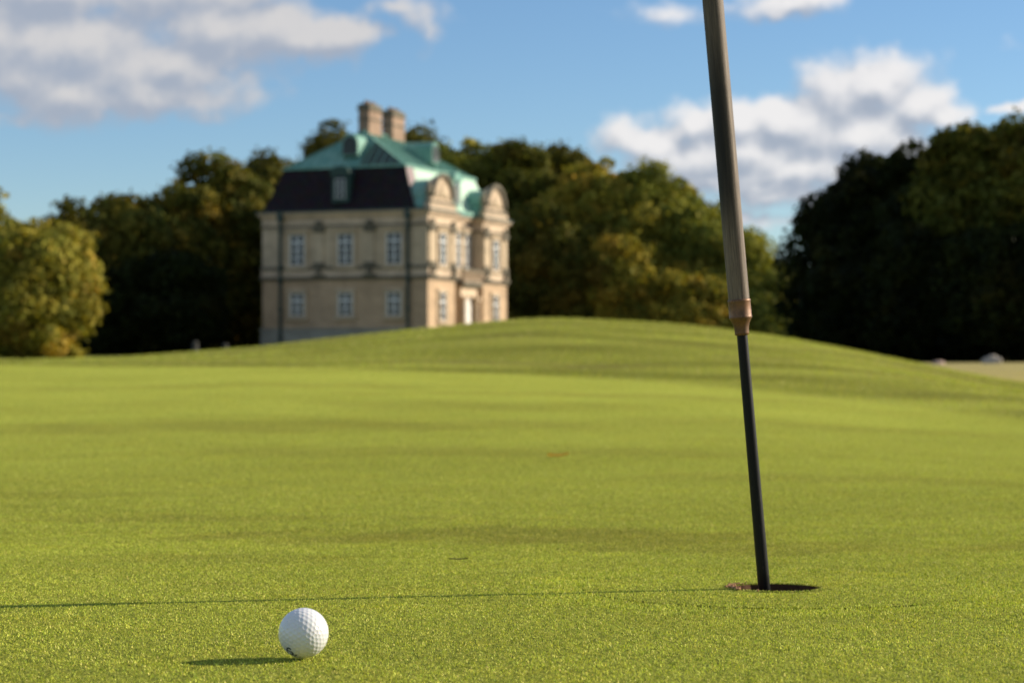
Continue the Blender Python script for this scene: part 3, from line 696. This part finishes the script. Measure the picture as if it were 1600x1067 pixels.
def seams(bm):   # standing seams on the upper slopes
    ym = (y0b+y1b)/2
    def seam(p, q, w=.05):
        p, q = Vector(p), Vector(q); d = (q-p).normalized(); s = d.cross(Vector((0, 0, 1))).normalized()*w; u = Vector((0, 0, .09))
        vs = [bm.verts.new(x) for x in (p-s, p+s, p+s+u, p-s+u, q-s, q+s, q+s+u, q-s+u)]
        for f in ((0, 1, 2, 3), (4, 7, 6, 5), (0, 4, 5, 1), (1, 5, 6, 2), (2, 6, 7, 3), (3, 7, 4, 0)): bm.faces.new([vs[i] for i in f])
    for (a, b_) in (((x0b, y0b, BZ), (4.9, ym, RZ)), ((x0b, y1b, BZ), (4.9, ym, RZ)), ((x1b, y0b, BZ), (12.3, ym, RZ)), ((x1b, y1b, BZ), (12.3, ym, RZ)), ((4.9, ym, RZ), (12.3, ym, RZ))): seam(a, b_, .11)
    for k in range(1, 19):
        x = x0b+(x1b-x0b)*k/19; f = min(1, (x-x0b)/(4.9-x0b), (x1b-x)/(x1b-12.3)); seam((x, y0b, BZ), (x, y0b+(ym-y0b)*f, BZ+(RZ-BZ)*f))
    for k in range(1, 15):
        y = y0b+(y1b-y0b)*k/15; f = min((y-y0b)/(ym-y0b), (y1b-y)/(y1b-ym)); seam((x0b, y, BZ), (x0b+(4.9-x0b)*f, y, BZ+(RZ-BZ)*f))
part('roof_seams', M_cu, seams, rf)
def patch_(bm):   # thin dark polygon just above the side slope beside the near hip
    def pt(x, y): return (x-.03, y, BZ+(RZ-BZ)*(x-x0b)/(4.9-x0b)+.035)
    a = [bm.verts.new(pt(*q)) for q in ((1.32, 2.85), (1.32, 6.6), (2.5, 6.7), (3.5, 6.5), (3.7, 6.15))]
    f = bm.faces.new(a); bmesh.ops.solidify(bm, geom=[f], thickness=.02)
part('roof_patch', simple('dark_roof_patch', (.10, .13, .11), .7, var=.3), patch_, rf)
for xa in (5.0, 9.75):
    ym = (y0b+y1b)/2
    ch = part('chimney', M_brick, lambda bm: box(bm, xa, xa+2.5, ym-.5, ym+.5, 17.2, 20.35))
    part('chimney_cap', M_dk, lambda bm: (box(bm, xa-.12, xa+2.62, ym-.62, ym+.62, 20.35, 20.55), box(bm, xa-.02, xa+2.52, ym-.52, ym+.52, 20.55, 20.85), box(bm, xa-.06, xa+2.56, ym-.56, ym+.56, 19.5, 19.62), ), ch)
    for k in range(4): part('chimney_pot', M_brick, lambda bm: bmesh.ops.create_cone(bm, cap_ends=True, segments=12, radius1=.17, radius2=.14, depth=.3, matrix=Matrix.Translation((xa+.35+k*.6, ym, 21.0))), ch)
def face_prism(bm, face, c, outline, d0, d1, base=0.0):
    """outline [(along, z)] in the plane of the face, extruded from depth d0 (out) to d1 (in)"""
    def P_(a, d, z): return (c+a, base+d, z) if face == 'F' else (base+d, c+a, z)
    A = [bm.verts.new(P_(a, d0, z)) for a, z in outline]; B = [bm.verts.new(P_(a, d1, z)) for a, z in outline]
    bm.faces.new(A); bm.faces.new(B[::-1]); n = len(A)
    for i in range(n): bm.faces.new((A[i], B[i], B[(i+1) % n], A[(i+1) % n]))
def arch(w, h0, h1, n=18, base=None):
    pts = [(w/2*math.cos(math.pi*k/n), h0+(h1-h0)*math.sin(math.pi*k/n)) for k in range(n+1)]
    return pts if base is None else [(w/2, base)]+pts+[(-w/2, base)]
def roundel(face, c, base, z0):   # drum dormer with round light high on the roof
    d = part('dormer', M_cu, lambda bm: (face_prism(bm, face, c, arch(1.5, z0+1.0, z0+1.85, base=z0), 0, 2.6, base)))
    part('dormer_face', simple('dark_lead', (.05, .06, .065), .6, var=.2), lambda bm: face_prism(bm, face, c, arch(1.25, z0+.95, z0+1.6, base=z0+.12), -.05, 0.02, base), d)
    def rim(bm):
        o_ = [(.42*math.cos(a), z0+1.0+.5*math.sin(a)) for a in np.linspace(0, 2*math.pi, 17)[:-1]]; i_ = [(.30*math.cos(a), z0+1.0+.37*math.sin(a)) for a in np.linspace(0, 2*math.pi, 17)[:-1]]
        for k in range(16):
            j = (k+1) % 16; face_prism(bm, face, c, [o_[k], o_[j], i_[j], i_[k]], -.12, -.051, base)
    part('dormer_window', M_pipe, rim, d)
roundel('S', 7.75, 1.75, 16.15); roundel('F', 8.6, 3.0, 15.95)
def low_dormer(face, c, base):
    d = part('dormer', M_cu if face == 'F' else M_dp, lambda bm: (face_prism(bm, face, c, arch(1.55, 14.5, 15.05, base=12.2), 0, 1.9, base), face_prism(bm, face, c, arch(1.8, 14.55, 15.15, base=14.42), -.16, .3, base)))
    g_ = part('dormer_window', M_glass, lambda bm: face_prism(bm, face, c, arch(.9, 14.05, 14.35, base=12.5), -.03, .02, base), d)
    def fr(bm):
        for q in (-.42, 0, .42): face_prism(bm, face, c+q, [(.055, 12.5), (.055, 14.1), (-.055, 14.1), (-.055, 12.5)], -.09, -.031, base)
        for z in (12.5, 13.05, 13.55, 14.0): face_prism(bm, face, c, [(.45, z), (.45, z+.08), (-.45, z+.08), (-.45, z)], -.085, -.032, base)
    part('dormer_window_frame', M_dfr, fr, d)
low_dormer('S', 7.75, .02); low_dormer('F', 8.6, 1.05)
# gables over the two projecting wings, with copper barrel roofs and urns
M_urn = stone('urn_stone', (.30, .26, .19))
def gable(c):
    p = part('gable', M_tr, lambda bm: (face_prism(bm, 'F', c, arch(4.1, 12.5, 14.3, base=11.56), 0, .5, -.12), face_prism(bm, 'F', c, [(2.7, 11.56), (2.7, 12.0), (-2.7, 12.0), (-2.7, 11.56)], -.12, .4, -.12)))
    def rim(bm):
        o_ = arch(4.4, 12.5, 14.55); i_ = arch(3.85, 12.5, 14.2)
        for k in range(len(o_)-1): face_prism(bm, 'F', c, [o_[k], o_[k+1], i_[k+1], i_[k]], -.25, -.001, -.12)
        face_prism(bm, 'F', c, [(2.5, 12.0), (2.5, 12.2), (-2.5, 12.2), (-2.5, 12.0)], -.2, -.001, -.12)
    part('gable_moulding', M_dk, rim, p)
    def relief(bm):
        for (a, z, r) in ((0, 13.0, .5), (-.7, 12.75, .32), (.7, 12.75, .32), (-1.3, 12.6, .22), (1.3, 12.6, .22), (0, 13.6, .22)):
            bmesh.ops.create_icosphere(bm, subdivisions=2, radius=r, matrix=Matrix.Translation((c+a, -.14, z)) @ Matrix.Diagonal((1, .4, 1, 1)))
    part('relief', M_up, relief, p)
    part('wing_roof', M_cu, lambda bm: (face_prism(bm, 'F', c, arch(4.4, 12.4, 14.05, base=11.57), .5, 3.2, -.12), face_prism(bm, 'F', c, arch(5.2, 11.7, 12.9, base=11.57), .55, 2.2, -.12)))
    for a in (-2.35, 2.35):
        def urn(bm, a=a):
            pr = [(.0, 0), (.25, .0), (.25, .35), (.1, .42), (.12, .55), (.32, .9), (.34, 1.15), (.2, 1.35), (.26, 1.42), (.1, 1.6), (.12, 1.72), (.0, 1.85)]
            v_, f2 = lathe(pr, 14); vv = [bm.verts.new((x+c+a, y+.05, z+12.0)) for x, y, z in v_]
            for fa in f2:
                for q in fa: bm.faces.new([vv[i] for i in q])
            bmesh.ops.remove_doubles(bm, verts=bm.verts[:], dist=.0005)
        part('urn', M_urn, urn, p, True)
gable(2.75); gable(14.45)
part('centre_parapet', M_cu, lambda bm: (box(bm, N0+.3, N1-.3, RC-.35, RC+.5, 11.57, 11.9)))

# ------------------------------------------------------------------ trees
BARK = simple('bark', (.07, .055, .04), .9, var=.3, scale=4, bump=.5)
LEAF = leafmat('tree_leaves', .26, .6, .04, ttint=(1.2, 1.1, .4))
KP = {'olive': ([(.25, .235, .040), (.33, .28, .046), (.14, .15, .028), (.42, .27, .05)], (4, 3, 3, 1)),
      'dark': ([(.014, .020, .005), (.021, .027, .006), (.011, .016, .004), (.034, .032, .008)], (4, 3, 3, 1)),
      'tinted': ([(.09, .095, .018), (.14, .125, .022), (.055, .065, .014), (.24, .16, .026)], (4, 3, 3, 2)),
      'mossy': ([(.085, .097, .018), (.115, .118, .021), (.048, .06, .012), (.14, .11, .02)], (4, 3, 3, 1.5)),
      'green': ([(.20, .215, .038), (.28, .275, .046), (.10, .125, .023), (.34, .28, .045)], (4, 3, 3, 1.5)),
      'gold': ([(.25, .235, .036), (.36, .28, .038), (.14, .15, .026), (.46, .29, .042)], (4, 3, 3, 2))}
def tree(px, Y, top, hw, kind, label, group=None, dens=1.0, leaf=.42, low=.04, sparse=0, thin=0.0, bough=1.05, cat='tree', deep=1.0, name='broadleaf_tree'):
    rs = np.random.default_rng(int(abs(px)*7+top+Y)); X = (px-800)/F*Y; zb = float(terr(X, Y))-.1
    H = EYE+(HZ-top)/F*Y-zb; rx = hw/F*Y; ry = min(rx*1.1, 7.5)*deep
    root = empty(name, (X, Y, zb), 0, label, cat, group)
    # trunk and limbs
    bm = bmesh.new()
    def limb(p, q, r0, r1, n=5, seg=8, wob=.12):
        p, q = Vector(p), Vector(q); prev = None; L = (q-p).length
        for i in range(n+1):
            t_ = i/n; c_ = p.lerp(q, t_)+Vector((math.sin(i*1.7+L), math.cos(i*2.3+L), 0))*wob*L*.12*math.sin(math.pi*t_)
            r_ = r0+(r1-r0)*t_; d = (q-p).normalized(); a1 = d.orthogonal().normalized(); a2 = d.cross(a1)
            cur = [bm.verts.new(c_+a1*r_*math.cos(k*2*math.pi/seg)+a2*r_*math.sin(k*2*math.pi/seg)) for k in range(seg)]
            if prev:
                for k in range(seg): bm.faces.new((prev[k], prev[(k+1) % seg], cur[(k+1) % seg], cur[k]))
            prev = cur
    tr = .028*H+.06; limb((0, 0, -.3), (0, 0, H*.55), tr, tr*.55); limb((0, 0, H*.55), (.1*rx, 0, H*.88), tr*.55, tr*.12)
    for k in range(7):
        a = k*2.4+px; h_ = H*(.18+.07*k); e_ = .62 if k < 5 else .4
        limb((0, 0, h_), (math.cos(a)*rx*e_, math.sin(a)*ry*e_, h_+H*.2), tr*.35, tr*.08, 4, 6)
    obj('trunk', bm, BARK, root, True)
    # crown: a dense leafy mass with many small boughs swelling out of an uneven envelope
    zc = H*.5; rz = H*.5; R3 = np.array([rx, ry, rz]); ex = 2.5
    V = []; C = []; Fq = []; off = 0
    pal_, wt_ = KP[kind]; pal_ = np.array(pal_); wt_ = np.array(wt_)/sum(wt_)
    p1, p2 = rs.uniform(0, 6, 3), rs.uniform(0, 6, 3)
    def env(d):          # envelope radius factor by direction
        e = (np.abs(d)**ex).sum(-1)**(-1/ex)
        w = 1+.08*np.sin(d[..., 0]*4+p1[0])*np.cos(d[..., 2]*3+p1[1])+.075*np.sin(d[..., 1]*6+d[..., 2]*5+p1[2])+.05*np.sin(d[..., 0]*11+p2[0])*np.sin(d[..., 2]*9+p2[1])
        return e*w*(.93 if not sparse else .9)
    icoV, icoF = ICO4
    cv = icoV*env(icoV)[:, None]*(.80 if not sparse else .35)*R3; cv = cv*(1+.08*np.sin(icoV[:, :1]*17+icoV[:, 2:]*13)); cv[:, 2] += zc
    if thin < .5: V.append(cv); Fq.append(('t', icoF)); off += len(cv); C.append(np.tile(pal_[0]*.8, (len(cv), 1)))
    area = 4*math.pi*((rx*ry)**1.6/3+(rx*rz)**1.6/3+(ry*rz)**1.6/3)**(1/1.6)
    mb = bough*Y/150
    ncl = int(min(560, area/(math.pi*mb*mb)*2.1*dens))
    for k in range(ncl):
        d = rs.normal(0, 1, 3); d /= np.linalg.norm(d)
        if d[1] > .55 and rs.uniform() < .6: d[1] *= -1
        cr = mb*rs.uniform(.55, 1.45)*np.array([1.08, 1.08, .85])
        cr = np.minimum(cr, R3*.45)
        c_ = d*env(d)*R3; rad = np.linalg.norm(c_); c_ = c_*(max(rad-cr[0]*rs.uniform(.35, 1.0), rad*.5)/rad)*(1 if rs.uniform() > thin else rs.uniform(.5, 1)); c_[2] += zc
        c_[2] = max(c_[2], cr[2]*.3)
        if rs.uniform() < .05: c_ += d*cr*.5
        base_c = pal_[rs.choice(len(pal_), p=wt_)]; tone = rs.normal(1, .15)
        nl = int(4*math.pi*cr[0]*cr[2]/(leaf*leaf)*1.35*(.55 if sparse else 1)); nl = min(max(nl, 12), 700)
        dd = rs.normal(0, 1, (nl, 3))+d*.45; dd /= np.linalg.norm(dd, axis=1)[:, None]
        r_ = 1-np.abs(rs.normal(0, .20, nl)); r_ = np.where(rs.uniform(0, 1, nl) < .12, rs.uniform(1.0, 1.4, nl), r_)
        p = dd*r_[:, None]*cr+c_
        nrm = dd+rs.normal(0, .60, (nl, 3)); nrm /= np.linalg.norm(nrm, axis=1)[:, None]
        t1 = np.cross(nrm, rs.normal(0, 1, (nl, 3))); t1 /= np.linalg.norm(t1, axis=1)[:, None]; t2 = np.cross(nrm, t1)
        sz_ = leaf*rs.uniform(.35, .75, nl)[:, None]; s2 = sz_*rs.uniform(.6, 1, nl)[:, None]
        q = np.stack([p-t1*sz_, p-t2*s2, p+t1*sz_, p+t2*s2], 1).reshape(-1, 3)
        V.append(q); Fq.append(('q', np.arange(nl)[:, None]*4+np.array([[0, 1, 2, 3]])+off)); off += nl*4
        lc = (base_c*.6+pal_[rs.choice(len(pal_), nl, p=wt_)]*.4)*tone*rs.normal(1, .14, (nl, 1)); C.append(np.repeat(lc.clip(.006, .6), 4, 0))
    V = np.concatenate(V); V[:, 2] = np.maximum(V[:, 2], .05)
    fq = np.concatenate([f for k_, f in Fq if k_ == 'q']); ft = [f for k_, f in Fq if k_ == 't']
    fl = [fq]+([np.concatenate(ft)] if ft else [])
    obj('crown', np_mesh('crown', V, fl, np.concatenate(C)), LEAF, root)
    return root
_b = bmesh.new(); bmesh.ops.create_icosphere(_b, subdivisions=2, radius=1)
_c = bmesh.new(); bmesh.ops.create_icosphere(_c, subdivisions=4, radius=1)
ICO4 = (np.array([tuple(v.co) for v in _c.verts]), np.array([[v.index for v in f.verts] for f in _c.faces])); _c.free()
ICO = (np.array([tuple(v.co) for v in _b.verts]), np.array([[v.index for v in f.verts] for f in _b.faces])); _b.free()
GL, GM_, GC, GR = 'trees at the far left', 'dark trees left of the palace', 'trees of the wood right of the palace', 'dark trees of the wood at the right edge'
T = [
 (52, 75, 340, 98, 'olive', 'sunlit yellow olive tree at the left edge, its rounded crown reaching the grass', GL, dict(leaf=.17)),
 (-25, 82, 292, 62, 'olive', 'taller thin-topped olive tree cut by the left edge of the photo', GL, dict(leaf=.22, sparse=1, thin=.5, dens=.8)),
 (-130, 78, 330, 95, 'olive', 'olive tree beyond the left edge of the photo', GL, dict(leaf=.3)),
 (128, 168, 322, 62, 'tinted', 'low brown tinted tree just right of and behind the sunlit olive tree', GM_, {}),
 (212, 162, 300, 68, 'tinted', 'dark tree with a yellowed top, midway between olive tree and palace', GM_, {}),
 (290, 166, 292, 58, 'tinted', 'lower dark tree filling the dip left of the tallest dark tree', GM_, {}),
 (350, 172, 244, 72, 'tinted', 'tallest dark tree in the row left of the palace', GM_, {}),
 (425, 182, 246, 62, 'tinted', 'dark tree with gold tips behind the left corner of the palace', GM_, {}),
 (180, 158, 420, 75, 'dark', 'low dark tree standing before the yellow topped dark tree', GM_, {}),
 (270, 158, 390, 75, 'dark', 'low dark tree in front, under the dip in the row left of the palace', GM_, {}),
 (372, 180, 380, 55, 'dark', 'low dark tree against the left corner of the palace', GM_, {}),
 (528, 205, 205, 58, 'tinted', 'treetop showing over the left slope of the palace roof', GC, {}),
 (652, 208, 200, 55, 'tinted', 'treetop showing just right of the chimneys over the palace roof', GC, {}),
 (735, 192, 214, 70, 'green', 'tallest tree right of the palace, standing over the end of its roof', GC, {}),
 (808, 180, 234, 66, 'mossy', 'rounded tree second from the palace along the top of the wood', GC, {}),
 (880, 196, 232, 46, 'tinted', 'darker domed treetop above the middle of the wood', GC, {}),
 (935, 166, 252, 74, 'gold', 'golden tinged tree in the upper middle of the wood', GC, {}),
 (1015, 163, 264, 72, 'green', 'sunlit green tree where the skyline of the wood starts to fall', GC, {}),
 (1085, 158, 312, 66, 'green', 'sunlit tree on the falling skyline left of the flagstick', GC, {}),
 (1148, 152, 362, 60, 'green', 'rounded green tree directly behind the wooden flagstick', GC, {}),
 (1203, 147, 408, 46, 'green', 'smaller green tree just right of the flagstick collar', GC, {}),
 (1250, 141, 470, 44, 'green', 'low green bush at the right foot of the sunlit wood', GC, {}),
 (1205, 139, 462, 38, 'green', 'low bush right behind the copper collar of the flagstick', GC, {}),
 (840, 158, 320, 80, 'tinted', 'shaded tree standing next to the right wing of the palace', GC, {}),
 (905, 152, 352, 70, 'tinted', 'shaded middle tree in the front row of the wood', GC, {}),
 (985, 149, 372, 72, 'gold', 'gold speckled tree in the front row of the wood', GC, {}),
 (1068, 143, 425, 64, 'gold', 'low yellowish tree at the foot of the wood left of the flagstick', GC, {}),
 (1128, 146, 440, 56, 'green', 'low green tree at the foot of the wood behind the flagstick', GC, {}),
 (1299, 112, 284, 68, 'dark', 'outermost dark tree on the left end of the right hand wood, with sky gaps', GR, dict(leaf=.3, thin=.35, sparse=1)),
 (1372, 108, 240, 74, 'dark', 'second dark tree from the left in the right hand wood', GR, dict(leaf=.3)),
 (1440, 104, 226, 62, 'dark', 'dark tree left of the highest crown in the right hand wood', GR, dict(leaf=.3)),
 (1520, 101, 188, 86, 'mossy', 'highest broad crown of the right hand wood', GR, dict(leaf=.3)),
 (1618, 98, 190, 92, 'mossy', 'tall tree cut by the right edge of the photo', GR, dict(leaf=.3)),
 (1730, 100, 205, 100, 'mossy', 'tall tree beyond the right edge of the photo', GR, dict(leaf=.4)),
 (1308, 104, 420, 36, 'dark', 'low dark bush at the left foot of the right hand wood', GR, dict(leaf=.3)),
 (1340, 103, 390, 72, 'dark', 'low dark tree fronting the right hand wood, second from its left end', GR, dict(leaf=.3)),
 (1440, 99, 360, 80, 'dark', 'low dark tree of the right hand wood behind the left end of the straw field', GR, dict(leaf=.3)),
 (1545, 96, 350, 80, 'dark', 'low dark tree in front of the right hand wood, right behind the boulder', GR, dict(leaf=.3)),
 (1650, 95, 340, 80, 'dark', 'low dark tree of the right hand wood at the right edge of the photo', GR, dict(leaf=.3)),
]
for (px, Y, top, hw, kind, label, grp, kw) in T:
    if grp == GC: Y = 200+(Y-139)*.45; hw *= 1.25
    elif grp != GL: hw *= 1.12
    tree(px, Y, top, hw, kind, label, grp, **kw)
# far wood closing the view behind everything: one mass of foliage
rs = np.random.default_rng(5); V = []; off = 0; Fq = []; C = []
n = 60000; X = rs.uniform(-150, 150, n); Y = rs.uniform(255, 285, n)
Ht = 8+2.0*np.sin(X*.13)+1.4*np.sin(X*.31+1)+.8*np.sin(X*.9)
Z = terr(X, Y)+rs.uniform(0, 1, n)**.6*Ht; p = np.stack([X, Y, Z], 1)
nrm = rs.normal(0, 1, (n, 3)); nrm /= np.linalg.norm(nrm, axis=1)[:, None]; t1 = np.cross(nrm, rs.normal(0, 1, (n, 3))); t1 /= np.linalg.norm(t1, axis=1)[:, None]; t2 = np.cross(nrm, t1)
s = rs.uniform(.4, .8, n)[:, None]; q = np.stack([p-t1*s, p-t2*s, p+t1*s, p+t2*s], 1).reshape(-1, 3)
tag(obj('distant_wood', np_mesh('distant_wood', q, [np.arange(n*4).reshape(-1, 4)], np.tile((.04, .052, .014), (n*4, 1))), LEAF), 'distant dark wood closing the view behind the trees', 'wood', kind='stuff')
